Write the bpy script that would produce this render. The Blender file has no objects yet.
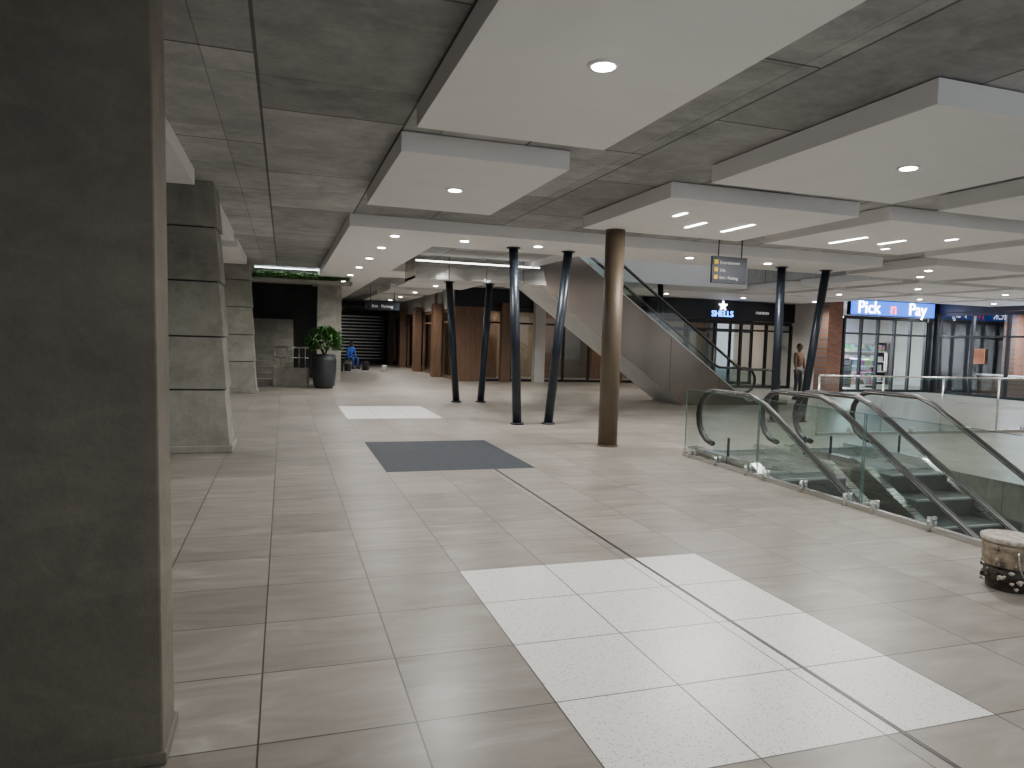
import bpy, bmesh, math, random
from mathutils import Vector, Matrix
random.seed(7)
S=bpy.context.scene
# ------------------------------------------------------------------ materials
def nodes(name):
    m=bpy.data.materials.new(name); m.use_nodes=True
    nt=m.node_tree; nt.nodes.clear()
    out=nt.nodes.new("ShaderNodeOutputMaterial")
    return m,nt,out
def L(nt,a,b): nt.links.new(a,b)
def setin(nt,sock,v):
    if isinstance(v,bpy.types.NodeSocket): nt.links.new(v,sock)
    elif isinstance(v,(tuple,list)) and len(v)==3 and sock.type=='RGBA': sock.default_value=(*v,1)
    else: sock.default_value=v
def M(nt,op,a,b=0.0,c=None):
    n=nt.nodes.new("ShaderNodeMath"); n.operation=op
    setin(nt,n.inputs[0],a); setin(nt,n.inputs[1],b)
    if c is not None: setin(nt,n.inputs[2],c)
    return n.outputs[0]
def mixc(nt,f,a,b,blend='MIX'):
    n=nt.nodes.new("ShaderNodeMix"); n.data_type='RGBA'; n.blend_type=blend
    setin(nt,n.inputs[0],f); setin(nt,n.inputs[6],a); setin(nt,n.inputs[7],b)
    return n.outputs[2]
def obj_co(nt):
    return nt.nodes.new("ShaderNodeTexCoord").outputs["Object"]
def noise(nt,co,scale,detail=4,rough=.6,dist=0.):
    n=nt.nodes.new("ShaderNodeTexNoise"); L(nt,co,n.inputs["Vector"])
    n.inputs["Scale"].default_value=scale; n.inputs["Detail"].default_value=detail
    n.inputs["Roughness"].default_value=rough; n.inputs["Distortion"].default_value=dist
    return n.outputs["Fac"]
def mapping(nt,co,scale=(1,1,1),loc=(0,0,0),rot=(0,0,0)):
    n=nt.nodes.new("ShaderNodeMapping"); L(nt,co,n.inputs[0])
    n.inputs["Scale"].default_value=scale; n.inputs["Location"].default_value=loc; n.inputs["Rotation"].default_value=rot
    return n.outputs[0]
def ramp(nt,f,stops):
    n=nt.nodes.new("ShaderNodeValToRGB"); L(nt,f,n.inputs[0])
    e=n.color_ramp.elements
    while len(e)<len(stops): e.new(.5)
    for i,(p,c) in enumerate(stops):
        e[i].position=p; e[i].color=(*c,1) if len(c)==3 else c
    return n.outputs[0]
def bump(nt,h,strength=.3,dist=.01):
    n=nt.nodes.new("ShaderNodeBump"); L(nt,h,n.inputs["Height"]); n.inputs["Strength"].default_value=strength; n.inputs["Distance"].default_value=dist
    return n.outputs[0]
def bsdf(nt,out,col,rough=.5,metal=0.,normal=None,emis=None,es=0.,spec=None):
    p=nt.nodes.new("ShaderNodeBsdfPrincipled")
    setin(nt,p.inputs["Base Color"],col); setin(nt,p.inputs["Roughness"],rough); setin(nt,p.inputs["Metallic"],metal)
    if normal is not None: L(nt,normal,p.inputs["Normal"])
    if emis is not None: setin(nt,p.inputs["Emission Color"],emis); p.inputs["Emission Strength"].default_value=es
    if spec is not None: setin(nt,p.inputs["Specular IOR Level"],spec)
    L(nt,p.outputs[0],out.inputs[0]); return p
def simple(name,col,rough=.5,metal=0.,var=.12,scale=6.,emis=None,es=0.,bmp=0.):
    m,nt,out=nodes(name); co=obj_co(nt); f=noise(nt,co,scale,2)
    c2=tuple(max(0,c*(1-var)) for c in col); c3=tuple(min(1,c*(1+var)) for c in col)
    c=ramp(nt,f,[(.3,c2),(.7,c3)])
    nm=bump(nt,f,bmp,.01) if bmp else None
    bsdf(nt,out,c,rough,metal,nm,emis,es); return m
def emit(name,col,s):
    m,nt,out=nodes(name); bsdf(nt,out,col,.5,0,None,col,s); return m
def glass(name,tint=(.86,.93,.91),base=.05):
    m,nt,out=nodes(name)
    t=nt.nodes.new("ShaderNodeBsdfTransparent"); t.inputs[0].default_value=(*tint,1)
    g=nt.nodes.new("ShaderNodeBsdfGlossy"); g.inputs["Roughness"].default_value=.02
    lw=nt.nodes.new("ShaderNodeLayerWeight"); lw.inputs["Blend"].default_value=.5
    f=M(nt,'ADD',M(nt,'MULTIPLY',M(nt,'POWER',lw.outputs["Facing"],4.),.75),base)
    mx=nt.nodes.new("ShaderNodeMixShader")
    L(nt,f,mx.inputs[0]); L(nt,t.outputs[0],mx.inputs[1]); L(nt,g.outputs[0],mx.inputs[2]); L(nt,mx.outputs[0],out.inputs[0])
    return m
TX,TY,GX,GY=0.61,0.59,1.14,4.51
def floor_mat():
    m,nt,out=nodes("porcelain_floor_tiles"); co=obj_co(nt)
    s=nt.nodes.new("ShaderNodeSeparateXYZ"); L(nt,co,s.inputs[0]); x,y=s.outputs[0],s.outputs[1]
    sx=M(nt,'DIVIDE',M(nt,'SUBTRACT',x,GX),TX); sy=M(nt,'DIVIDE',M(nt,'SUBTRACT',y,GY),TY)
    fx=M(nt,'FRACT',sx); fy=M(nt,'FRACT',sy)
    dx=M(nt,'MULTIPLY',M(nt,'MINIMUM',fx,M(nt,'SUBTRACT',1.,fx)),TX)
    dy=M(nt,'MULTIPLY',M(nt,'MINIMUM',fy,M(nt,'SUBTRACT',1.,fy)),TY)
    grout=M(nt,'LESS_THAN',M(nt,'MINIMUM',dx,dy),.0038)
    cv=nt.nodes.new("ShaderNodeCombineXYZ"); L(nt,M(nt,'FLOOR',sx),cv.inputs[0]); L(nt,M(nt,'FLOOR',sy),cv.inputs[1])
    wn=nt.nodes.new("ShaderNodeTexWhiteNoise"); wn.noise_dimensions='3D'; L(nt,cv.outputs[0],wn.inputs["Vector"])
    off=nt.nodes.new("ShaderNodeVectorMath"); off.operation='MULTIPLY_ADD'; L(nt,wn.outputs["Color"],off.inputs[0]); off.inputs[1].default_value=(13,13,13); L(nt,co,off.inputs[2])
    v=mapping(nt,off.outputs[0],(1.0,4.0,1),(0,0,0),(0,0,.8))
    n1=noise(nt,v,1.5,5,.6,1.0)
    c=ramp(nt,n1,[(.25,(.150,.133,.108)),(.45,(.205,.186,.158)),(.58,(.235,.216,.188)),(.68,(.285,.266,.237)),(.8,(.325,.305,.275))])
    tv=M(nt,'MULTIPLY_ADD',wn.outputs["Value"],.26,.86)
    tvc=nt.nodes.new("ShaderNodeCombineXYZ"); [L(nt,tv,tvc.inputs[i]) for i in range(3)]
    c=mixc(nt,1.,c,tvc.outputs[0],'MULTIPLY')
    vo=nt.nodes.new("ShaderNodeTexVoronoi"); L(nt,co,vo.inputs["Vector"]); vo.inputs["Scale"].default_value=60
    ter=ramp(nt,vo.outputs["Distance"],[(.16,(.34,.30,.22)),(.3,(.68,.675,.65))])
    sl=ramp(nt,noise(nt,mapping(nt,co,(1,5,1)),9,4,.7),[(.3,(.018,.023,.031)),(.7,(.048,.056,.068))])
    def rng(a,lo,hi): return M(nt,'MULTIPLY',M(nt,'GREATER_THAN',a,lo),M(nt,'LESS_THAN',a,hi))
    inx=rng(x,GX,GX+3*TX)
    w=M(nt,'MULTIPLY',inx,M(nt,'ADD',rng(y,GY-4*TY,GY),rng(y,GY+15*TY,GY+19*TY)))
    d=M(nt,'MULTIPLY',inx,rng(y,GY+6*TY,GY+10*TY))
    dust=noise(nt,co,.6,2,.55)
    c=mixc(nt,M(nt,'MULTIPLY',ramp(nt,dust,[(.35,(0,0,0)),(.8,(1,1,1))]),.16),c,(.42,.40,.37))
    c=mixc(nt,w,c,ter); c=mixc(nt,d,c,sl)
    c=mixc(nt,grout,c,(.05,.045,.04))
    rg=M(nt,'ADD',M(nt,'MULTIPLY_ADD',dust,.12,.26),M(nt,'MULTIPLY',d,.3))
    bsdf(nt,out,c,rg,0,spec=M(nt,'MULTIPLY_ADD',d,-.33,.45)); return m
def concrete(name,c1,c2,bw=None,bh=1.2,rot=0.,rough=.75,trowel=0.,mort=.013,bs=.3,streak=.3):
    m,nt,out=nodes(name); co=obj_co(nt)
    n1=noise(nt,co,1.3,7,.74,.3); n2=noise(nt,co,18,3,.7)
    n3=noise(nt,mapping(nt,co,(1,1.6,1.2)),3.1,4,.65,.3)
    c=ramp(nt,n1,[(.32,c1),(.66,c2)])
    c=mixc(nt,M(nt,'MULTIPLY',n2,.35),c,tuple(v*.5 for v in c1))
    c=mixc(nt,ramp(nt,n3,[(.5,(0,0,0)),(.75,(streak,streak,streak))]),c,tuple(v*1.3 for v in c2))
    if bw:
        b=nt.nodes.new("ShaderNodeTexBrick"); L(nt,mapping(nt,co,(1,1,1),(0.35,.2,0),(0,0,rot)),b.inputs["Vector"])
        b.inputs["Color1"].default_value=(.70,.70,.70,1); b.inputs["Color2"].default_value=(1.18,1.18,1.18,1); b.inputs["Mortar"].default_value=(.25,.25,.25,1)
        b.inputs["Scale"].default_value=1; b.inputs["Brick Width"].default_value=bw; b.inputs["Row Height"].default_value=bh; b.inputs["Mortar Size"].default_value=mort; b.inputs["Mortar Smooth"].default_value=.2
        c=mixc(nt,1.,c,b.outputs["Color"],'MULTIPLY')
        b2=nt.nodes.new("ShaderNodeTexBrick"); L(nt,mapping(nt,co,(1,1,1),(.9,.55,0),(0,0,rot)),b2.inputs["Vector"])
        b2.inputs["Color1"].default_value=(.88,.88,.88,1); b2.inputs["Color2"].default_value=(1.08,1.08,1.08,1); b2.inputs["Mortar"].default_value=(.6,.6,.6,1)
        b2.inputs["Scale"].default_value=1; b2.inputs["Brick Width"].default_value=3.1; b2.inputs["Row Height"].default_value=1.9; b2.inputs["Mortar Size"].default_value=.006
        c=mixc(nt,1.,c,b2.outputs["Color"],'MULTIPLY')
    if trowel:
        n4=noise(nt,mapping(nt,co,(1,1,2.2),rot=(0,.5,0)),1.6,5,.65,1.2); c=mixc(nt,ramp(nt,n4,[(.5,(0,0,0)),(.85,(trowel,trowel,trowel))]),c,tuple(v*1.7 for v in c2))
    bsdf(nt,out,c,rough,0,bump(nt,n2,bs,.01)); return m
def brushed(name,col,rough,sc=(1,1,60),warp=0.,wsc=.9):
    m,nt,out=nodes(name); co=obj_co(nt); n=noise(nt,mapping(nt,co,sc),3,2,.5)
    nm=bump(nt,noise(nt,co,wsc,1,.5),warp,.06) if warp else None
    bsdf(nt,out,ramp(nt,n,[(.3,tuple(c*.85 for c in col)),(.7,col)]),M(nt,'MULTIPLY_ADD',n,.15,rough-.07),1.,nm); return m
def mall_goods(name):
    m,nt,out=nodes(name); co=obj_co(nt)
    v=nt.nodes.new("ShaderNodeTexVoronoi"); L(nt,mapping(nt,co,(3,3,4.5)),v.inputs["Vector"]); v.inputs["Scale"].default_value=1.2
    hs=nt.nodes.new("ShaderNodeHueSaturation"); L(nt,v.outputs["Color"],hs.inputs["Color"]); hs.inputs["Saturation"].default_value=.8; hs.inputs["Value"].default_value=.8
    bsdf(nt,out,hs.outputs[0],.6); return m
def wood(name,a,b):
    m,nt,out=nodes(name); co=obj_co(nt); n=noise(nt,mapping(nt,co,(9,9,.8)),2,4,.6,1.)
    bsdf(nt,out,ramp(nt,n,[(.3,a),(.7,b)]),.45); return m
def brickm(name):
    m,nt,out=nodes(name); co=obj_co(nt)
    b=nt.nodes.new("ShaderNodeTexBrick"); L(nt,mapping(nt,co,(1,1,1),(0,0,0),(math.pi/2,0,0)),b.inputs["Vector"])
    b.inputs["Color1"].default_value=(.25,.11,.06,1); b.inputs["Color2"].default_value=(.18,.075,.045,1); b.inputs["Mortar"].default_value=(.15,.13,.12,1)
    b.inputs["Scale"].default_value=1; b.inputs["Brick Width"].default_value=.23; b.inputs["Row Height"].default_value=.085; b.inputs["Mortar Size"].default_value=.006
    bsdf(nt,out,b.outputs["Color"],.8); return m
FLOOR=floor_mat()
CEIL=concrete("board_marked_concrete",(.26,.262,.258),(.50,.50,.49),2.4,1.2,math.pi/2)
PILLAR=concrete("precast_concrete",(.18,.176,.148),(.36,.352,.30),rough=.85,bs=.6)
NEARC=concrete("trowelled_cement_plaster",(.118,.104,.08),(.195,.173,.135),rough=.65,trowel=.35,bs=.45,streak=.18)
WHITE=simple("white_plasterboard",(.79,.785,.775),.7,0,.02,2)
WALLP=simple("painted_wall",(.5,.48,.45),.8,0,.05,2)
BLACKST=simple("black_painted_steel",(.014,.02,.03),.35,.3,.2,4)
TAUPE=simple("bronze_column_paint",(.11,.084,.054),.5,.15,.08,2)
STEEL=brushed("brushed_stainless",(.62,.62,.6),.28)
BROWNSS=brushed("brown_reflecting_stainless",(.235,.195,.165),.22,warp=.2)  # stainless; brown of its reflections put into the base colour
MIRROR=brushed("polished_stainless",(.68,.67,.66),.1,sc=(.6,.6,14),warp=.3,wsc=1.1)
UNDER=simple("galvanised_soffit",(.62,.63,.62),.5,.2,.06,3)
RUBBER=simple("black_rubber",(.012,.012,.013),.35,0,.1,8)
STEP=simple("escalator_step_metal",(.09,.093,.098),.4,.6,.2,40)
STEPE=simple("step_edge_line",(.3,.3,.3),.5,.2,.1,8)
GLASS=glass("balustrade_glass",(.80,.88,.86),.07)
SGLASS=glass("shop_glass",(.78,.82,.84),.05)
DARKF=simple("dark_aluminium",(.02,.021,.024),.4,.5,.1,5)
WOODM=wood("walnut_cladding",(.085,.045,.025),(.17,.095,.055))
BRICK=brickm("clay_brick")
GOODS=mall_goods("shop_merchandise")
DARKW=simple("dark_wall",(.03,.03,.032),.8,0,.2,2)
LAMP=emit("lamp_lens",(1.,.97,.92),60)
LEDM=emit("led_strip",(1.,.97,.92),30)
EDGEGLINT=emit("soffit_edge_glint",(1.,.98,.95),9)  # glow that stands in for reflection streaks, not a lamp
LAMPW=emit("cool_tube",(.85,.95,1.),9)
BLUE=emit("blue_sign_face",(.02,.14,.85),2.6)
BLUE2=emit("blue_neon",(.05,.25,1.),10)
WTXT=emit("white_sign_letters",(1,1,1),14)
RTXT=emit("red_sign_letters",(1,.05,.04),9)
YEL=emit("yellow_pictogram",(.9,.55,.03),.25)
GTXT=emit("sign_print",(.8,.8,.8),.3)
ORANGE=simple("orange_print",(.35,.12,.05),.6)
LEAF=simple("leaf_green",(.045,.13,.028),.5,0,.5,9)
LEAF2=simple("hedge_green",(.05,.13,.03),.55,0,.5,9)
SOIL=simple("soil",(.03,.02,.012),.95,0,.3,30)
POTM=simple("charcoal_planter",(.022,.024,.03),.45,0,.15,5)
SKIN=simple("skin",(.16,.08,.05),.55,0,.05,9)
HAIR=simple("black_hair",(.01,.008,.007),.7,0,.2,30)
EDGE=simple("green_glass_edge",(.13,.22,.2),.2)
# ------------------------------------------------------------------ mesh builder
class B:
    def __init__(s,name): s.name=name; s.bm=bmesh.new(); s.m=[]
    def mi(s,m):
        if m not in s.m: s.m.append(m)
        return s.m.index(m)
    def face(s,vs,m,smooth=False):
        try: f=s.bm.faces.new(vs)
        except ValueError: return None
        f.material_index=s.mi(m); f.smooth=smooth; return f
    def box(s,x0,x1,y0,y1,z0,z1,m):
        v=[s.bm.verts.new((x,y,z)) for z in (z0,z1) for y in (y0,y1) for x in (x0,x1)]
        for q in ((0,2,3,1),(4,5,7,6),(0,1,5,4),(2,6,7,3),(0,4,6,2),(1,3,7,5)): s.face([v[i] for i in q],m)
    def quad(s,pts,m): s.face([s.bm.verts.new(p) for p in pts],m)
    def prism(s,pts,ext,m):
        e=Vector(ext); a=[s.bm.verts.new(p) for p in pts]; b=[s.bm.verts.new(Vector(p)+e) for p in pts]
        s.face(list(reversed(a)),m); s.face(b,m); n=len(a)
        for i in range(n): s.face([a[i],a[(i+1)%n],b[(i+1)%n],b[i]],m)
    def cyl(s,p0,p1,r0,r1,m,seg=20,caps=True,smooth=True):
        p0=Vector(p0);p1=Vector(p1);t=(p1-p0).normalized(); a=t.orthogonal().normalized(); b=t.cross(a)
        A=[];C=[]
        for i in range(seg):
            th=2*math.pi*i/seg; d=a*math.cos(th)+b*math.sin(th)
            A.append(s.bm.verts.new(p0+d*r0)); C.append(s.bm.verts.new(p1+d*r1))
        for i in range(seg): s.face([A[i],A[(i+1)%seg],C[(i+1)%seg],C[i]],m,smooth)
        if caps: s.face(list(reversed(A)),m); s.face(C,m)
    def lathe(s,c,prof,m,seg=28):
        rings=[[s.bm.verts.new((c[0]+r*math.cos(2*math.pi*i/seg),c[1]+r*math.sin(2*math.pi*i/seg),c[2]+z)) for i in range(seg)] for r,z in prof]
        for a,b in zip(rings,rings[1:]):
            for i in range(seg): s.face([a[i],a[(i+1)%seg],b[(i+1)%seg],b[i]],m,True)
        s.face(list(reversed(rings[0])),m); s.face(rings[-1],m)
    def tube(s,pts,ref,ra,rb,m,seg=10):
        pts=[Vector(p) for p in pts]; ref=Vector(ref).normalized(); rings=[]
        for i,p in enumerate(pts):
            t=(pts[min(i+1,len(pts)-1)]-pts[max(i-1,0)]).normalized(); o=t.cross(ref).normalized()
            rings.append([s.bm.verts.new(p+ref*ra*math.cos(2*math.pi*k/seg)+o*rb*math.sin(2*math.pi*k/seg)) for k in range(seg)])
        for a,b in zip(rings,rings[1:]):
            for k in range(seg): s.face([a[k],a[(k+1)%seg],b[(k+1)%seg],b[k]],m,True)
        s.face(list(reversed(rings[0])),m); s.face(rings[-1],m)
    def leaf(s,p,d,l,w,m):
        d=Vector(d).normalized(); sd=d.cross(Vector((0,0,1))); sd=sd.normalized() if sd.length>.01 else Vector((1,0,0))
        up=sd.cross(d); p=Vector(p)
        a=[p,p+d*l*.4+sd*w+up*l*.1,p+d*l-up*l*.25,p+d*l*.4-sd*w+up*l*.1]
        s.quad(a,m)
    def done(s,parent=None,bevel=0.,recalc=True):
        if recalc: bmesh.ops.recalc_face_normals(s.bm,faces=s.bm.faces)
        me=bpy.data.meshes.new(s.name); s.bm.to_mesh(me); s.bm.free()
        for m in s.m: me.materials.append(m)
        o=bpy.data.objects.new(s.name,me); S.collection.objects.link(o)
        if bevel:
            md=o.modifiers.new("bevel","BEVEL"); md.width=bevel; md.segments=2; md.limit_method='ANGLE'
        if parent: o.parent=parent
        return o
def text(name,body,loc,size,mat,parent,rot=(math.pi/2,0,0),ext=.01,align='CENTER'):
    cu=bpy.data.curves.new(name,"FONT"); cu.body=body; cu.size=size; cu.extrude=ext; cu.align_x=align; cu.materials.append(mat)
    o=bpy.data.objects.new(name,cu); S.collection.objects.link(o); o.location=loc; o.rotation_euler=rot; o.parent=parent; return o
# ------------------------------------------------------------------ shell
H0,ZP,ZS=1.57,3.25,3.44
b=B("floor")
VX0,VX1,VY1=5.47,8.5,7.35
for r in ((-8,VX0,-5,48),(VX1,30,-5,48),(VX0,VX1,VY1,48)): b.box(*r,-.45,0,FLOOR)
b.done()
b=B("floor_expansion_joint"); b.box(2.434,2.458,-3,8.05,-.01,.002,RUBBER); b.done()
b=B("lower_floor"); b.box(0,20,-8,14,-3.9,-3.7,FLOOR); b.done()
b=B("wall_lower_back"); b.box(3,14,9.2,9.4,-3.7,-.45,WALLP); b.done()
b=B("wall_lower_right"); b.box(14,14.2,-6,9.4,-3.7,-.45,WALLP); b.done()
b=B("ceiling")
OX0,OX1,OY0,OY1=5.6,13.2,13.0,18.0
for r in ((-8,OX0,-5,48),(OX1,30,-5,48),(OX0,OX1,-5,OY0),(OX0,OX1,OY1,48)): b.box(*r,ZS,ZS+.5,CEIL)
b.done()
b=B("trim_void_edge"); b.box(OX0,OX1,OY1-.02,OY1-.005,ZS-.15,ZS+.55,WHITE); b.box(OX0+.005,OX0+.02,OY0,OY1,ZS-.15,ZS+.55,WHITE); b.done()
b=B("wall_upper_back"); b.box(0,20,20,20.2,4,7.5,WALLP); b.done()
b=B("ceiling_upper"); b.box(0,20,8,20,7.5,7.7,WHITE); b.done()
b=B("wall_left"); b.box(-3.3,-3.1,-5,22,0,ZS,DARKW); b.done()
def panel(x0,x1,y0,y1,z=ZP):
    p=B("floating_ceiling_panel"); p.box(x0,x1,y0,y1,z,ZS-.012,WHITE); p.box(x0+.03,x1-.03,y0+.03,y1-.03,ZS-.012,ZS,WHITE); return p.done()
panel(1.0,2.65,2.3,5.72); panel(1.0,2.65,6.5,9.3)
panel(4.2,6.6,3.75,6.4); panel(4.2,6.9,7.2,9.7)
panel(7.4,9.9,2.8,6.5); panel(7.4,10.2,7.2,9.7); panel(10.8,13.4,7.2,9.7); panel(14,16.8,7.2,9.7); panel(10.6,13.4,3.6,6.5)
panel(17.4,20.2,7.2,9.7)
for x in (11.6,14.8,18.0,21.2):
    for y in (13.4,16.2): panel(x if x>12 else 13.3,x+2.7 if x>12 else 14.3,y,y+2.4)
for x in (12.0,15.2,18.4,21.4): panel(x,x+2.6 if x<21 else 23.9,10.5,12.8)
panel(-2.9,-1.0,4.2,9.0); panel(-2.9,-.9,10.55,14.2); panel(-2.9,-.9,15.2,18.9)
p=B("ceiling_bulkhead")
p.box(.95,11.4,11.2,12.95,ZP,ZS,WHITE); p.box(.95,2.6,12.95,34,ZP,ZS,WHITE); p.box(2.6,5.5,18.3,20.4,ZP,ZS,WHITE)
p.box(3.6,5.9,21.5,24,ZP,ZS,WHITE); p.box(3.6,5.5,25.3,28,ZP,ZS,WHITE); p.box(3.6,5.5,29,34,ZP,ZS,WHITE); p.box(6.8,18.6,19.2,22,ZP,ZS,WHITE)
p.done()
def downlight(x,y,w,z=ZP,r=.075,col=(1,.97,.935),spot=155):
    d=B("recessed_downlight")
    d.lathe((x,y,z),[(r*1.3,0),(r*1.28,-.01),(r*1.05,-.012)],WHITE,24)
    d.cyl((x,y,z-.0125),(x,y,z-.016),r*.95,r*.9,LAMP,24)
    o=d.done()
    if w:
        l=bpy.data.lights.new("lamp_beam","SPOT"); l.energy=w; l.color=col; l.spot_size=math.radians(spot); l.spot_blend=.9; l.shadow_soft_size=.08
        lo=bpy.data.objects.new("lamp_beam",l); S.collection.objects.link(lo); lo.location=(x,y,z-.05); lo.parent=o
W=340
for x,y,k in ((1.83,4.0,1.),(1.83,7.9,1.2),(5.42,5.1,1.1),(1.83,1.0,.4),(5.42,1.5,.6)): downlight(x,y,W*k)
for x,y in ((8.6,4.6),(12,5)): downlight(x,y,W)
for x in (1.75,2.95,4.3,5.7,7.4,9.2): downlight(x,11.9,W*.55)
for y in (13.6,15.6,17.8,20.2,22.8,25.5,28.4,31.5): downlight(1.75,y,W*.6)
for x,y in ((3.4,19.3),(5,19.3),(4.7,22.7),(4.7,26.5),(4.7,30),(4.7,33)): downlight(x,y,W*1.2)
for x,y in ((9,20.6),(12,20.6),(15,20.6),(18,20.6)): downlight(x,y,W*.7)
for x in (13,16.5,19.7,22.6):
    downlight(x-.4,11.2,W*.5); downlight(x+.5,12.2,0)
for x in (16.1,19.3,22.5):
    for y in (14.6,17.4): downlight(x,y,W*.8)
for x,y in ((12,8.5),(15.4,8.5),(18.8,8.5)): downlight(x,y,W)
for x,y in ((-1.7,6.8),(-1.7,12),(-1.7,17)): downlight(x,y,W*.4)
def led(x,y,l,w=0):
    d=B("linear_led_light"); d.box(x-.035,x+.035,y-l/2,y+l/2,ZP-.008,ZP-.001,WHITE); d.box(x-.028,x+.028,y-l/2+.01,y+l/2-.01,ZP-.012,ZP-.008,LEDM); o=d.done()
    if w:
        a=bpy.data.lights.new("strip_glow","AREA"); a.shape='RECTANGLE'; a.size=.05; a.size_y=l; a.energy=w; a.color=(1,.95,.9)
        ao=bpy.data.objects.new("strip_glow",a); S.collection.objects.link(ao); ao.location=(x,y,ZP-.02); ao.parent=o
for t in ((4.84,8.05,.3,0),(5.45,8.65,.5,50),(6.1,8.6,.75,60),(8.2,8.75,.75,60),(8.9,8.6,.5,50),(9.4,9.2,.15,0),(9.4,8.0,.2,0)): led(*t)
# ------------------------------------------------------------------ pillars
b=B("concrete_pier")
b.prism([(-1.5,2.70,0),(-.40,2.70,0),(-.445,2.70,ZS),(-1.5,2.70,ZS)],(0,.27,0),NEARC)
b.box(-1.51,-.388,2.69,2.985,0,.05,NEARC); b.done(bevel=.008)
def pillar(y,name="tapered_concrete_pillar"):
    p=B(name); n=5; hs=[0,.82,1.5,2.2,2.88,ZS]
    for i in range(n):
        z0,z1=hs[i],hs[i+1]-.018
        f=lambda z:-.66-.19*z/ZS
        x0=f(z0)+.012; x1=f(z1)-.012
        if i==n-1: z1=ZS
        p.prism([(-1.75,y,z0),(x0,y,z0),(x1,y,z1),(-1.7,y,z1)],(0,.75,0),PILLAR)
        if i<n-1: p.box(-1.68,x1-.02,y+.02,y+.73,z1,z1+.018,DARKW)
    p.box(-1.8,-.62,y-.02,y+.77,0,.09,PILLAR)
    p.done(bevel=.012)
pillar(9.7); pillar(19.0)
b=B("round_steel_column"); b.cyl((4.70,9.62,0),(4.70,9.62,ZP),.145,.145,TAUPE,40); b.cyl((4.70,9.62,0),(4.70,9.62,.02),.16,.16,TAUPE,40); b.done()
def vcol(x0,x1,y,zt,r=.085,yt=None):
    p=B("slanted_steel_column"); yt=yt or y
    p.cyl((x0,y,.02),(x1,yt,zt),r,r,BLACKST,24)
    p.cyl((x0,y,0),(x0,y,.03),r*1.5,r*1.5,BLACKST,24); p.cyl((x1,yt,zt-.02),(x1,yt,zt),r*1.5,r*1.5,BLACKST,24); p.done()
vcol(4.14,3.97,12.3,ZP); vcol(4.76,5.05,12.3,ZP)
vcol(4.03,3.78,16.7,2.92); vcol(4.65,4.80,16.7,2.92)
vcol(9.86,9.86,12.3,ZP); vcol(10.55,11.0,12.3,ZP); vcol(10.6,10.45,18.3,ZS,.08)
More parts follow.
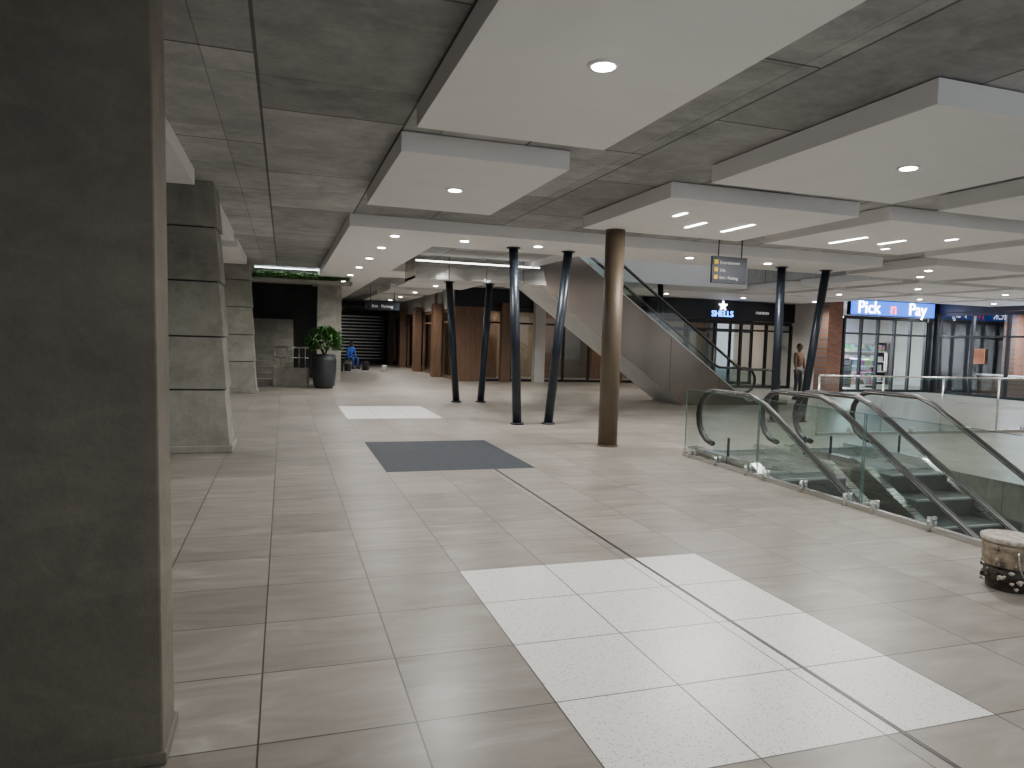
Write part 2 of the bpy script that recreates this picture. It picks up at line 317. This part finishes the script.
# ------------------------------------------------------------------ escalators
def escalator(name,fm,H,ang,Lb,Lt,Ltruss,d,dl,Wd,side,under,vref,clad=None):
    t=math.tan(math.radians(ang)); run=H/t
    e=B(name)
    P=lambda u,v,z:Vector(fm(u,v,z))
    prof=[(-Lb,0),(d/t,0),((H-dl+d)/t,H-dl),(run+Ltruss,H-dl),(run+Ltruss,H+.1),(run,H+.1),(0,.1),(-Lb,.1)]
    for v0,v1 in ((-Wd/2,-Wd/2+.03),(Wd/2-.03,Wd/2)):
        e.prism([P(u,v0,z) for u,z in prof],P(0,v1,0)-P(0,v0,0),side)
        k=0
        while k*1.5<run:
            u=k*1.5+.9; zb=max(0,t*u-d); 
            e.prism([P(u,v0-.003,zb+.02),P(u+.008,v0-.003,zb+.02),P(u+.008,v0-.003,t*u+.09),P(u,v0-.003,t*u+.09)],P(0,v1+.003,0)-P(0,v0-.003,0),DARKF); k+=1
    if clad:
        a0=(H-dl+d)/t-.25; w0=-Wd/2-.02
        e.prism([P(a0,w0,H-dl-.03),P(run+Ltruss+.02,w0,H-dl-.03),P(run+Ltruss+.02,w0,H+.1),P(a0+.35,w0,H+.1)],P(0,-Wd/2-.002,0)-P(0,w0,0),clad)
        e.prism([P(a0+.2,w0-.02,H-dl+.36),P(run+Ltruss+.02,w0-.02,H-dl+.36),P(run+Ltruss+.02,w0-.02,H-dl+.385),P(a0+.2,w0-.02,H-dl+.385)],P(0,w0,0)-P(0,w0-.02,0),EDGEGLINT)  # glowing strip painted on as a glint in the polished band
        k=a0+.6
        while k<run+Ltruss:
            e.prism([P(k,w0-.003,H-dl-.03),P(k+.01,w0-.003,H-dl-.03),P(k+.01,w0-.003,H+.1),P(k,w0-.003,H+.1)],P(0,w0,0)-P(0,w0-.003,0),DARKF); k+=.9
    up=[(d/t,0),((H-dl+d)/t,H-dl),(run+Ltruss,H-dl)]
    for (u0,z0),(u1,z1) in zip(up,up[1:]):
        e.prism([P(u0,-Wd/2+.03,z0),P(u1,-Wd/2+.03,z1),P(u1,-Wd/2+.03,z1+.05),P(u0,-Wd/2+.03,z0+.05)],P(0,Wd/2-.03,0)-P(0,-Wd/2+.03,0),under)
    e.prism([P(run+Ltruss,-Wd/2,H-dl),P(run+Ltruss,Wd/2,H-dl),P(run+Ltruss,Wd/2,H+.1),P(run+Ltruss,-Wd/2,H+.1)],P(-.03,0,0)-P(0,0,0),side)
    for u0,u1,z in ((-Lb,0.1,0),(run-.1,run+Ltruss,H)):
        e.prism([P(u0,-.5,z-.03),P(u1,-.5,z-.03),P(u1,-.5,z+.015),P(u0,-.5,z+.015)],P(0,.5,0)-P(0,-.5,0),STEEL)
    n=int(run/.4)
    for i in range(n):
        u0=i*run/n; u1=(i+1)*run/n; z1=(i+1)*H/n
        e.prism([P(u0,-.48,z1-.55),P(u1,-.48,z1-.3),P(u1,-.48,z1),P(u0,-.48,z1)],P(0,.48,0)-P(0,-.48,0),STEP)
        e.prism([P(u0-.004,-.47,z1-.02),P(u0+.03,-.47,z1-.02),P(u0+.03,-.47,z1+.004),P(u0-.004,-.47,z1+.004)],P(0,.47,0)-P(0,-.47,0),STEPE)
    r=.36; hb=.95; path=[]
    for k in range(0,9):
        a=-math.pi/2-math.pi*k/8; path.append((-Lb+.1+r+r*math.cos(a)*1.0,hb-r+r*math.sin(a)))
    path+=[(-.25,hb),(.05,hb+.01),(.3,hb+.3*t-.07),(.55,hb+.55*t-.06)]
    path+=[(run-.4,H+hb-.4*t-.03),(run-.1,H+hb-.1*t-.03),(run+.15,H+hb),(run+.4,H+hb)]
    for k in range(0,9):
        a=math.pi/2-math.pi*k/8; path.append((run+Lt-.1-r+r*math.cos(a),H+hb-r+r*math.sin(a)))
    for v in (-.53,.53):
        e.tube([P(u,v,z) for u,z in path],vref,.045,.036,RUBBER,10)
        e.tube([P(u,v,z-.0) for u,z in path[7:-7]],vref,.05,.010,STEEL,8)
        g=[P(u,v,z) for u,z in path]+[P(run+Lt-.5,v,H+.1),P(run,v,H+.1),P(0,v,.1),P(-Lb+.4,v,.1)]
        e.quad(g,GLASS)
        sg=1 if v>0 else -1; a0,a1=(.5,Wd/2) if v>0 else (-Wd/2,-.5)
        for (u0,z0),(u1,z1) in zip([(-Lb,0),(0,0),(run,H)],[(0,0),(run,H),(run+Lt,H)]):
            e.prism([P(u0,a0,z0+.1),P(u1,a0,z1+.1),P(u1,a0,z1+.13),P(u0,a0,z0+.13)],P(0,a1,0)-P(0,a0,0),STEEL)
            s0=.485*sg
            e.prism([P(u0,s0,z0-.2),P(u1,s0,z1-.2),P(u1,s0,z1+.13),P(u0,s0,z0+.13)],P(0,.012*sg,0)-P(0,0,0),STEEL)
    return e.done()
XB,YB=11.9,16.72
escalator("escalator",lambda u,v,z:(XB-u,YB+v,z),4.1,35,1.3,1.5,3.2,1.37,1.17,1.55,BROWNSS,UNDER,(0,1,0),MIRROR)
HL=3.7; rl=HL/math.tan(math.radians(30))
for xc in (6.13,7.78):
    escalator("escalator",lambda u,v,z,xc=xc:(xc+v,7.25-rl+u,z-HL),HL,30,1.3,1.42,1.2,1.1,.8,1.24,STEEL,UNDER,(1,0,0))
def guard(name,p0,p1,h,n,rail=False,curb=True,rr=.022):
    g=B(name); p0=Vector(p0);p1=Vector(p1);d=(p1-p0);l=d.length;d.normalize(); s=Vector((-d.y,d.x,0))
    def bx(a,c,w,z0,z1,m):
        A=p0+d*a; C=p0+d*c; g.prism([A-s*w+Vector((0,0,z0)),C-s*w+Vector((0,0,z0)),C+s*w+Vector((0,0,z0)),A+s*w+Vector((0,0,z0))],(0,0,z1-z0),m)
    if curb: bx(0,l,.03,0,.05,STEEL)
    for i in range(n):
        a=l*i/n+.012; c=l*(i+1)/n-.012
        A=p0+d*a; C=p0+d*c
        g.quad([A+Vector((0,0,.06)),C+Vector((0,0,.06)),C+Vector((0,0,h)),A+Vector((0,0,h))],GLASS)
        for e_ in (a,c): bx(e_-.002,e_+.002,.006,.06,h,EDGE)
        bx(a,c,.005,h-.003,h+.003,EDGE)
        q=(a+c)/2
        for q in ((a+.16,q,c-.16) if not rail else (q,)):
            for sg in (.03,-.03):
                A=p0+d*q+s*sg; g.cyl(A,A+Vector((0,0,.13)),.02,.02,STEEL,12)
        if rail:
            A=p0+d*(l*i/n); g.cyl(A,A+Vector((0,0,h+.03)),.018,.018,STEEL,12)
    if rail:
        g.cyl(p0+Vector((0,0,h+.04)),p1+Vector((0,0,h+.04)),rr,rr,STEEL,12)
    return g.done()
guard("glass_balustrade",(5.42,8.62,0),(5.42,-1.0,0),.95,6)
guard("glass_railing",(9.2,10.3,0),(21,10.3,0),1.05,8,True,rr=.016)
# ------------------------------------------------------------------ right shops
def facade(name,x0,x1,y,n,z1=2.7,door=None,mat=DARKF,gl=SGLASS,axis='x',head=.0):
    f=B(name); w=(x1-x0)/n
    def bx(a,c,e0,e1,z0,zz,m):
        if axis=='x': f.box(a,c,y+e0,y+e1,z0,zz,m)
        else: f.box(y+e0,y+e1,a,c,z0,zz,m)
    bx(x0,x1,-.05,.05,z1,z1+.12,mat); bx(x0,x1,-.05,.05,0,.1,mat); bx(x0,x1,-.04,.04,2.15,2.22,mat)
    for i in range(n+1): bx(x0+i*w-.04,x0+i*w+.04,-.06,.06,0,z1,mat)
    q=[(x0,.1),(x1,.1),(x1,z1),(x0,z1)]
    f.quad([(a,y,z) if axis=='x' else (y,a,z) for a,z in q],gl)
    if door is not None:
        c=x0+door*w
        bx(c-.06,c-.03,-.1,-.07,.8,1.5,STEEL); bx(c+.03,c+.06,-.1,-.07,.8,1.5,STEEL)
    return f.done()
def sidewall(name,*a,m=WALLP):
    w=B(name); w.box(*a,m); return w.done()
facade("shopfront_glazing",19.75,23.7,21,5,2.72,2.5)
sidewall("wall_shop_back",19.4,27.5,27,27.2,0,ZS,m=WHITE)
sidewall("wall_shop_left",19.45,19.65,21.35,27,0,ZS,m=WHITE)
sg=B("illuminated_shop_sign"); sg.box(19.75,23.9,20.78,20.92,2.86,3.43,DARKF); sg.box(19.8,23.85,20.76,20.78,2.88,3.41,BLUE); so=sg.done()
text("sign_letters","Pick",(20.62,20.75,2.95),.64,WTXT,so); text("sign_letters_n","n",(21.78,20.75,2.95),.64,RTXT,so)
text("sign_letters_b","Pay",(22.95,20.75,2.95),.64,WTXT,so)
def shelf(name,x,y,w,d,h,axis='x'):
    s=B(name)
    for i in range(5):
        z=.1+i*(h-.15)/4; s.box(x,x+w,y,y+d,z,z+.04,WHITE)
        if i<4:
            k=0
            while k<w-.2:
                ww=random.uniform(.12,.3); s.box(x+k+.02,x+k+ww,y+.03,y+d-.03,z+.04,z+random.uniform(.18,.36),GOODS); k+=ww+.02
    for a in (x,x+w-.03): s.box(a,a+.03,y,y+d,0,h,DARKF)
    s.done()
shelf("clothing_display_shelf",20.0,25.5,3.2,.5,1.9); shelf("clothing_display_shelf",20.1,23.8,1.3,.5,1.2); shelf("clothing_display_shelf",22.3,23.2,1.3,.5,1.2)
shelf("clothing_display_shelf",24.0,26,3,.5,2.0)
def room_light(name,x,y,z,sx,sy,w,col=(1,1,1)):
    f=B(name); f.box(x-sx/2,x+sx/2,y-sy/2,y+sy/2,z,z+.04,WHITE); f.box(x-sx/2+.02,x+sx/2-.02,y-sy/2+.02,y+sy/2-.02,z-.005,z,LAMPW); o=f.done()
    a=bpy.data.lights.new("panel_glow","AREA"); a.shape='RECTANGLE'; a.size=sx; a.size_y=sy; a.energy=w; a.color=col
    ao=bpy.data.objects.new("panel_glow",a); S.collection.objects.link(ao); ao.location=(x,y,z-.03); ao.parent=o
room_light("ceiling_light_panel",21.6,23.2,2.9,1.2,.6,800,(.85,.92,1)); room_light("ceiling_light_panel",21.6,25.6,2.9,1.2,.6,800,(.85,.92,1))
sidewall("wall_right",24.0,24.2,-5,8.5,0,ZS)
sidewall("wall_right_header",23.95,24.2,8.5,20.7,3.09,ZS,m=DARKF)
facade("shopfront_glazing",8.6,20.6,24.0,9,2.95,None,axis='y')
sidewall("wall_shop_side",27.5,27.7,8,27,0,ZS,m=WALLP)
sidewall("wall_shop_divider",23.8,27.5,20.75,21.0,0,ZS,m=DARKF)
b=B("brick_shop_counter")
for y in (10.5,13.4,16.4,19.2): b.box(26.1,26.6,y,y+.5,0,ZS-.01,BRICK)
b.box(25.3,25.6,9,20,0,.75,BRICK); b.box(25.2,25.7,9,20,.75,.8,WHITE); b.done()
shelf("shop_shelf",24.6,9.3,.5,.5,1.9)
for y in (12.2,15,18.2): room_light("ceiling_light_panel",25.4,y,3.1,.5,1.4,330,(.85,.9,1))
sg=B("illuminated_shop_sign"); sg.box(23.86,23.94,15.6,17.2,2.3,2.75,BLUE); so=sg.done()
text("sign_letters","Pay",(23.85,16.5,2.38),.42,WTXT,so,rot=(math.pi/2,0,-math.pi/2))
sg=B("window_poster"); sg.box(23.9,23.93,18.7,19.1,1.2,1.75,ORANGE); sg.done()
b=B("brick_pillar"); b.box(18.75,19.4,20.7,21.3,0,ZS,BRICK); b.done()
b=B("wall_back"); b.box(5.9,19.4,25,25.2,2.73,ZS,DARKF); b.box(5.9,6.95,24.95,25.2,0,2.73,WOODM); b.done()
facade("shopfront_glazing",7.0,18.7,25.0,11,2.6,None,mat=DARKF)
facade("shopfront_glazing",13.0,18.7,22.6,5,2.4,2.0,mat=DARKF)
sidewall("wall_shop_back_inner",5.9,19.4,28.5,28.7,0,ZS,m=simple("dim_wall",(.2,.16,.12),.8))
b=B("timber_shop_partition")
for x in (7.6,10.1,12.4,15.5): b.box(x,x+.6,27.2,27.5,0,2.6,WOODM)
b.done()
for x in (9,13,17): room_light("ceiling_light_panel",x,26.6,3.1,1.2,.3,75,(1,.82,.6))
b=B("timber_pilaster")
for x in (7.6,12.2): b.box(x,x+.35,24.6,24.9,0,2.9,WOODM)
b.box(8.9,9.3,24.6,24.9,0,3.2,WALLP)
b.done()
sg=B("illuminated_fascia_sign"); sg.box(12.9,18.7,22.42,22.62,2.53,3.24,DARKF); so=sg.done()
text("sign_letters","SHELLS",(15.45,22.41,2.66),.30,BLUE2,so)
st=B("star_emblem"); pts=[]
for k in range(10):
    r=.19 if k%2==0 else .08; a=math.pi/2+k*math.pi/5; pts.append((15.45+r*math.cos(a),22.41,3.05+r*math.sin(a)))
st.prism(pts,(0,-.03,0),WTXT); st.done(parent=so)
text("small_letters","FASHION",(17.2,22.41,2.8),.14,GTXT,so)
# ------------------------------------------------------------------ corridor
facade("shopfront_glazing",25.3,44,6.05,9,2.55,None,mat=WOODM,axis='y')
b=B("wall_corridor_right"); b.box(5.98,6.15,25.2,45,2.69,ZS,WALLP); b.done()
b=B("timber_pier")
for y in (27.2,31.4,35.6,39.8): b.box(5.6,5.9,y,y+.6,0,2.9,WOODM)
b.done()
sidewall("wall_corridor_inner",8.2,8.4,28.7,45,0,ZS,m=WALLP)
sidewall("wall_corridor_left",1.6,1.85,24.5,45,0,ZS,m=PILLAR)
sidewall("wall_far",1.6,9,45,45.2,0,ZS,m=WALLP)
g=B("roller_gate"); g.box(3.0,5.9,44.6,44.7,0,3.0,DARKF)
for i in range(14): g.box(3.0,5.9,44.55,44.6,.1+i*.2,.16+i*.2,STEEL)
g.box(2.9,3.0,44.5,44.7,0,3.1,DARKF); g.done()
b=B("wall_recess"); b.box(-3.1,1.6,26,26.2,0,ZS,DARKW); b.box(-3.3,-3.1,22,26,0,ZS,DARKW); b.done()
b=B("low_concrete_wall"); b.box(-.3,.72,21.45,21.7,0,.55,PILLAR); b.done(bevel=.01)
b=B("handrail_fence")
for i in range(6): b.cyl((-.25+i*.17,21.58,.55),(-.25+i*.17,21.58,1.15),.013,.013,STEEL,8)
b.cyl((-.3,21.58,1.15),(.70,21.58,1.15),.022,.022,STEEL,10); b.cyl((-.3,21.58,.85),(.70,21.58,.85),.013,.013,STEEL,10); b.done()
b=B("concrete_staircase")
for i in range(12): b.box(-1.6,.3,22.2+i*.3,22.5+i*.3,0,.17*(i+1),PILLAR)
b.done()
b=B("concrete_portal_frame"); b.box(.95,1.5,21.95,22.5,0,ZS,PILLAR)
b.box(-.9,1.9,21.2,21.75,3.02,3.12,PILLAR); b.box(-.9,1.5,21.75,21.95,3.02,ZS-.005,PILLAR); b.box(-1.4,-.9,21.2,21.95,0,ZS-.005,PILLAR); b.done()
h=B("trailing_hedge")
for i in range(1500):
    p=(random.uniform(-.85,1.85),random.uniform(21.2,21.7),3.13+random.uniform(0,.17)); a=random.uniform(0,6.28)
    h.leaf(p,(math.cos(a),math.sin(a),random.uniform(0,1)),.09,.03,LEAF2)
h.done()
t=B("cove_light"); t.box(-.8,1.8,21.14,21.18,3.39,3.41,LAMPW); o=t.done()
a=bpy.data.lights.new("cove_glow","AREA"); a.shape='RECTANGLE'; a.size=2.5; a.size_y=.05; a.energy=9; a.color=(.9,1,.95)
ao=bpy.data.objects.new("cove_glow",a); S.collection.objects.link(ao); ao.location=(.5,21.3,3.42); ao.parent=o
b=B("potted_plant"); c=(1.12,21.05,0)
b.lathe(c,[(.24,0),(.30,.1),(.345,.5),(.345,.8),(.32,.98),(.30,.98),(.29,.93)],POTM,32); b.cyl((c[0],c[1],.92),(c[0],c[1],.935),.29,.29,SOIL,24)
for i in range(9):
    a=random.uniform(0,6.28); b.cyl((c[0],c[1],.9),(c[0]+.25*math.cos(a),c[1]+.25*math.sin(a),1.5+random.uniform(-.1,.2)),.015,.006,SOIL,6)
for i in range(1000):
    a=random.uniform(0,6.28); ph=random.uniform(-.5,1.5); r=.47*random.uniform(.5,1)
    p=(c[0]+r*math.cos(a)*math.cos(ph)+.0,c[1]+.8*r*math.sin(a)*math.cos(ph)-.03,1.3+r*math.sin(ph))
    b.leaf(p,(math.cos(a),math.sin(a)-.2,random.uniform(-.4,.9)),.15,.035,LEAF)
b.done()
b=B("hanging_wayfinding_sign"); b.box(7.02,7.72,10.55,10.6,2.66,3.12,BLACKST)
for x in (7.15,7.62): b.cyl((x,10.575,3.12),(x,10.575,ZS),.01,.01,BLACKST,8)
for i in range(3): b.box(7.06,7.13,10.54,10.55,2.725+i*.13,2.795+i*.13,YEL)
so=b.done()
for i,tx in enumerate(("Exit / Parking","Lifts","Entertainment")): text("sign_line_%d"%i,tx,(7.17,10.545,2.73+i*.13),.07,GTXT,so,align='LEFT',ext=.001)
b=B("hanging_wayfinding_sign"); b.box(2.9,4.2,27,27.06,2.55,2.85,BLACKST)
for x in (3.1,4.0): b.cyl((x,27.03,2.85),(x,27.03,ZS),.012,.012,BLACKST,8)
so=b.done(); text("sign_line","Exit   Parking",(3.55,26.99,2.64),.15,GTXT,so,ext=.002)
def bucket(c):
    b=B("plaster_bucket"); m=simple("dirty_plastic",(.26,.21,.15),.6,0,.6,14,bmp=.4); m2=simple("cement_splash",(.36,.33,.28),.8,0,.4,25,bmp=.6); dk=simple("dirty_black_tar",(.03,.025,.02),.5,0,.4,12,bmp=.5)
    x,y=c
    b.lathe((x,y,0),[(.125,0),(.13,.01),(.133,.06),(.145,.065),(.147,.13),(.136,.14),(.15,.24),(.155,.25),(.155,.29),(.148,.3)],dk,32)
    b.lathe((x,y,.16),[(.15,0),(.158,.01),(.16,.1),(.162,.12),(.165,.125),(.165,.16)],m,32)
    b.lathe((x,y,.32),[(.172,0),(.176,.008),(.176,.03),(.165,.036),(.15,.03),(.03,.034)],m2,32)
    pts=[(x-.17*math.cos(a),y-.18-.0*a,.30-.22*math.sin(a)) for a in [math.pi*i/12 for i in range(13)]]
    b.tube(pts,(0,1,0),.005,.005,STEEL,6)
    for i in range(90):
        a=random.uniform(0,6.28); z=random.uniform(.03,.33); r=.15
        b.cyl((x+r*math.cos(a),y+r*math.sin(a),z),(x+(r+.012)*math.cos(a),y+(r+.012)*math.sin(a),z-.01),random.uniform(.006,.025),.004,(m2,dk)[i%2],8)
    b.done()
bucket((4.66,3.36))
# ------------------------------------------------------------------ people
def skin(name,verts,edges,mat,parent,sub=2):
    me=bpy.data.meshes.new(name); me.from_pydata([v[:3] for v in verts],edges,[]); me.materials.append(mat)
    o=bpy.data.objects.new(name,me); S.collection.objects.link(o); o.parent=parent
    md=o.modifiers.new("skin","SKIN"); md.use_smooth_shade=True
    for i,v in enumerate(verts): 
        me.skin_vertices[0].data[i].radius=(v[3],v[4] if len(v)>4 else v[3])
    me.skin_vertices[0].data[0].use_root=True
    s=o.modifiers.new("sub","SUBSURF"); s.levels=sub; s.render_levels=sub
    return o
def person(name,loc,rz,shirt,trous,seated=False):
    e=bpy.data.objects.new(name,None); S.collection.objects.link(e)
    dz=-.45 if seated else 0.
    T=[(0,0,.95+dz,.13,.11)]
    if seated: legs=[(.1,-.05,.48,.085),(.13,-.46,.50,.06),(.14,-.44,.10,.045)]
    else: legs=[(.09,0,.86,.085),(.11,-.02,.5,.06),(.12,.02,.10,.045)]
    ed=[]
    for sx in (1,-1):
        k=len(T); T+=[(v[0]*sx,v[1],v[2],v[3]) for v in legs]; ed+=[(0,k),(k,k+1),(k+1,k+2)]
    skin("trousers",T,ed,trous,e)
    lean=-.12 if seated else 0
    q=lambda x,y,z,r,r2=None:(x,y+lean*(z-.95)/.5,z+dz,r,r2 or r)
    V=[q(0,0,.97,.13,.11),q(0,0,1.2,.15,.11),q(0,0,1.38,.13,.10),q(0,0,1.46,.055)]; ed=[(0,1),(1,2),(2,3)]
    for sx in (1,-1):
        k=len(V); fwd=-.25 if seated else -.06
        V+=[q(.17*sx,0,1.40,.06),q(.23*sx,-.02 if not seated else -.1,1.14,.048),q(.21*sx,fwd,.93,.034)]; ed+=[(2,k),(k,k+1),(k+1,k+2)]
        w=Vector(V[k+2][:3]); HV=[(w.x,w.y,w.z,.026,.02),(w.x,w.y-.01,w.z-.06,.034,.017),(w.x,w.y-.015,w.z-.09,.034,.014)]; he=[(0,1),(1,2)]
        for j in range(4):
            yy=(j-1.5)*.02; kk=len(HV); l=(.065,.078,.072,.055)[j]
            HV+=[(w.x,w.y-.015+yy,w.z-.10,.009),(w.x-.008*sx,w.y-.015+yy,w.z-.10-l*.5,.008),(w.x-.022*sx,w.y-.015+yy,w.z-.10-l*.9,.007)]; he+=[(2,kk),(kk,kk+1),(kk+1,kk+2)]
        kk=len(HV); HV+=[(w.x-.01*sx,w.y-.045,w.z-.05,.011),(w.x-.015*sx,w.y-.062,w.z-.085,.009)]; he+=[(1,kk),(kk,kk+1)]
        skin("hand",HV,he,SKIN,e,1)
        sh=B("shoe"); f=Vector(T[3 if sx==1 else 6][:3]); sh.lathe((f.x,f.y-.05,0),[(.05,0),(.055,.02),(.05,.06),(.035,.1)],HAIR,14); so=sh.done(parent=e)
        for v in so.data.vertices: v.co.y=(v.co.y-(f.y-.05))*2.3+(f.y-.05)
    skin("shirt",V,ed,shirt,e)
    hc=Vector((0,lean*1.3-.01,1.60+dz))
    skin("neck",[(0,lean*1.0,1.43+dz,.052),(hc.x,hc.y+.01,hc.z-.05,.05)],[(0,1)],SKIN,e,1)
    bm=bmesh.new(); bmesh.ops.create_uvsphere(bm,u_segments=20,v_segments=14,radius=1)
    for v in bm.verts:
        c=v.co; s=1-.22*max(0,-c.z); v.co=Vector((c.x*.076*s,c.y*.094*s,c.z*.118))
    me=bpy.data.meshes.new("head"); 
    def add(loc,sc,rad=1):
        r=bmesh.ops.create_uvsphere(bm,u_segments=8,v_segments=6,radius=1)
        for v in r['verts']: v.co=Vector((v.co.x*sc[0]+loc[0],v.co.y*sc[1]+loc[1],v.co.z*sc[2]+loc[2]))
    add((0,-.096,-.015),(.013,.02,.022)); add((.078,0,-.005),(.01,.02,.03)); add((-.078,0,-.005),(.01,.02,.03)); add((0,-.082,-.055),(.024,.01,.008))
    bm.to_mesh(me); bm.free(); me.materials.append(SKIN); [setattr(p,'use_smooth',True) for p in me.polygons]
    ho=bpy.data.objects.new("head",me); S.collection.objects.link(ho); ho.location=hc; ho.parent=e
    bm=bmesh.new(); bmesh.ops.create_uvsphere(bm,u_segments=20,v_segments=14,radius=1)
    bmesh.ops.delete(bm,geom=[v for v in bm.verts if v.co.z<.15 and v.co.y<.2 or v.co.z<-.45],context='VERTS')
    for v in bm.verts: v.co=Vector((v.co.x*.083,v.co.y*.1,v.co.z*.126+.004))
    me=bpy.data.meshes.new("hair"); bm.to_mesh(me); bm.free(); me.materials.append(HAIR)
    ha=bpy.data.objects.new("hair",me); S.collection.objects.link(ha); ha.location=hc; ha.parent=e
    ey=B("eyes")
    for sx in (1,-1): ey.cyl((hc.x+.03*sx,hc.y-.082,hc.z+.005),(hc.x+.03*sx,hc.y-.09,hc.z+.005),.009,.006,HAIR,8)
    ey.done(parent=e)
    e.location=loc; e.rotation_euler=(0,0,rz); return e
person("standing_person",(15.0,17.7,0),.3,simple("brown_shirt",(.15,.085,.05),.8),simple("dark_trousers",(.03,.03,.04),.8))
person("seated_worker",(2.9,33.5,0),.6,simple("blue_overall",(.02,.08,.35),.8),simple("blue_overall_trousers",(.02,.06,.25),.8),True)
b=B("upturned_crate"); b.box(2.72,3.1,33.35,33.7,0,.36,simple("grey_crate",(.25,.25,.25),.7)); b.done(bevel=.01)
b=B("paint_tins")
for x,y,r,hh in ((2.3,31,.14,.3),(2.65,31.2,.14,.3),(3.5,32,.16,.35),(4.2,31,.12,.25)): b.lathe((x,y,0),[(r,0),(r,hh),(r*1.05,hh+.01),(r*.9,hh+.02)],(WHITE,STEEL,POTM)[int(x*10)%3],16)
b.done()
# ------------------------------------------------------------------ world + camera
w=bpy.data.worlds.new("ambient_fill"); S.world=w; w.use_nodes=True
w.node_tree.nodes["Background"].inputs[0].default_value=(.84,.89,.96,1); w.node_tree.nodes["Background"].inputs[1].default_value=1.2  # pale even world light, added as fill for the interior
yaw,pit,rol=[math.radians(v) for v in (18.096,3.621,1.716)]
F=Vector((math.sin(yaw),math.cos(yaw),0)); R=Vector((math.cos(yaw),-math.sin(yaw),0)); U=Vector((0,0,1))
F2=F*math.cos(pit)-U*math.sin(pit); U2=U*math.cos(pit)+F*math.sin(pit)
R3=R*math.cos(rol)+U2*math.sin(rol); U3=U2*math.cos(rol)-R*math.sin(rol)
cam=bpy.data.cameras.new("camera"); cam.sensor_width=36; cam.lens=700.8/1024*36; cam.clip_end=200
co=bpy.data.objects.new("camera",cam); S.collection.objects.link(co)
m=Matrix.Identity(4)
for i in range(3): m[i][0]=R3[i]; m[i][1]=U3[i]; m[i][2]=-F2[i]
m[0][3],m[1][3],m[2][3]=0,0,H0
co.matrix_world=m; S.camera=co
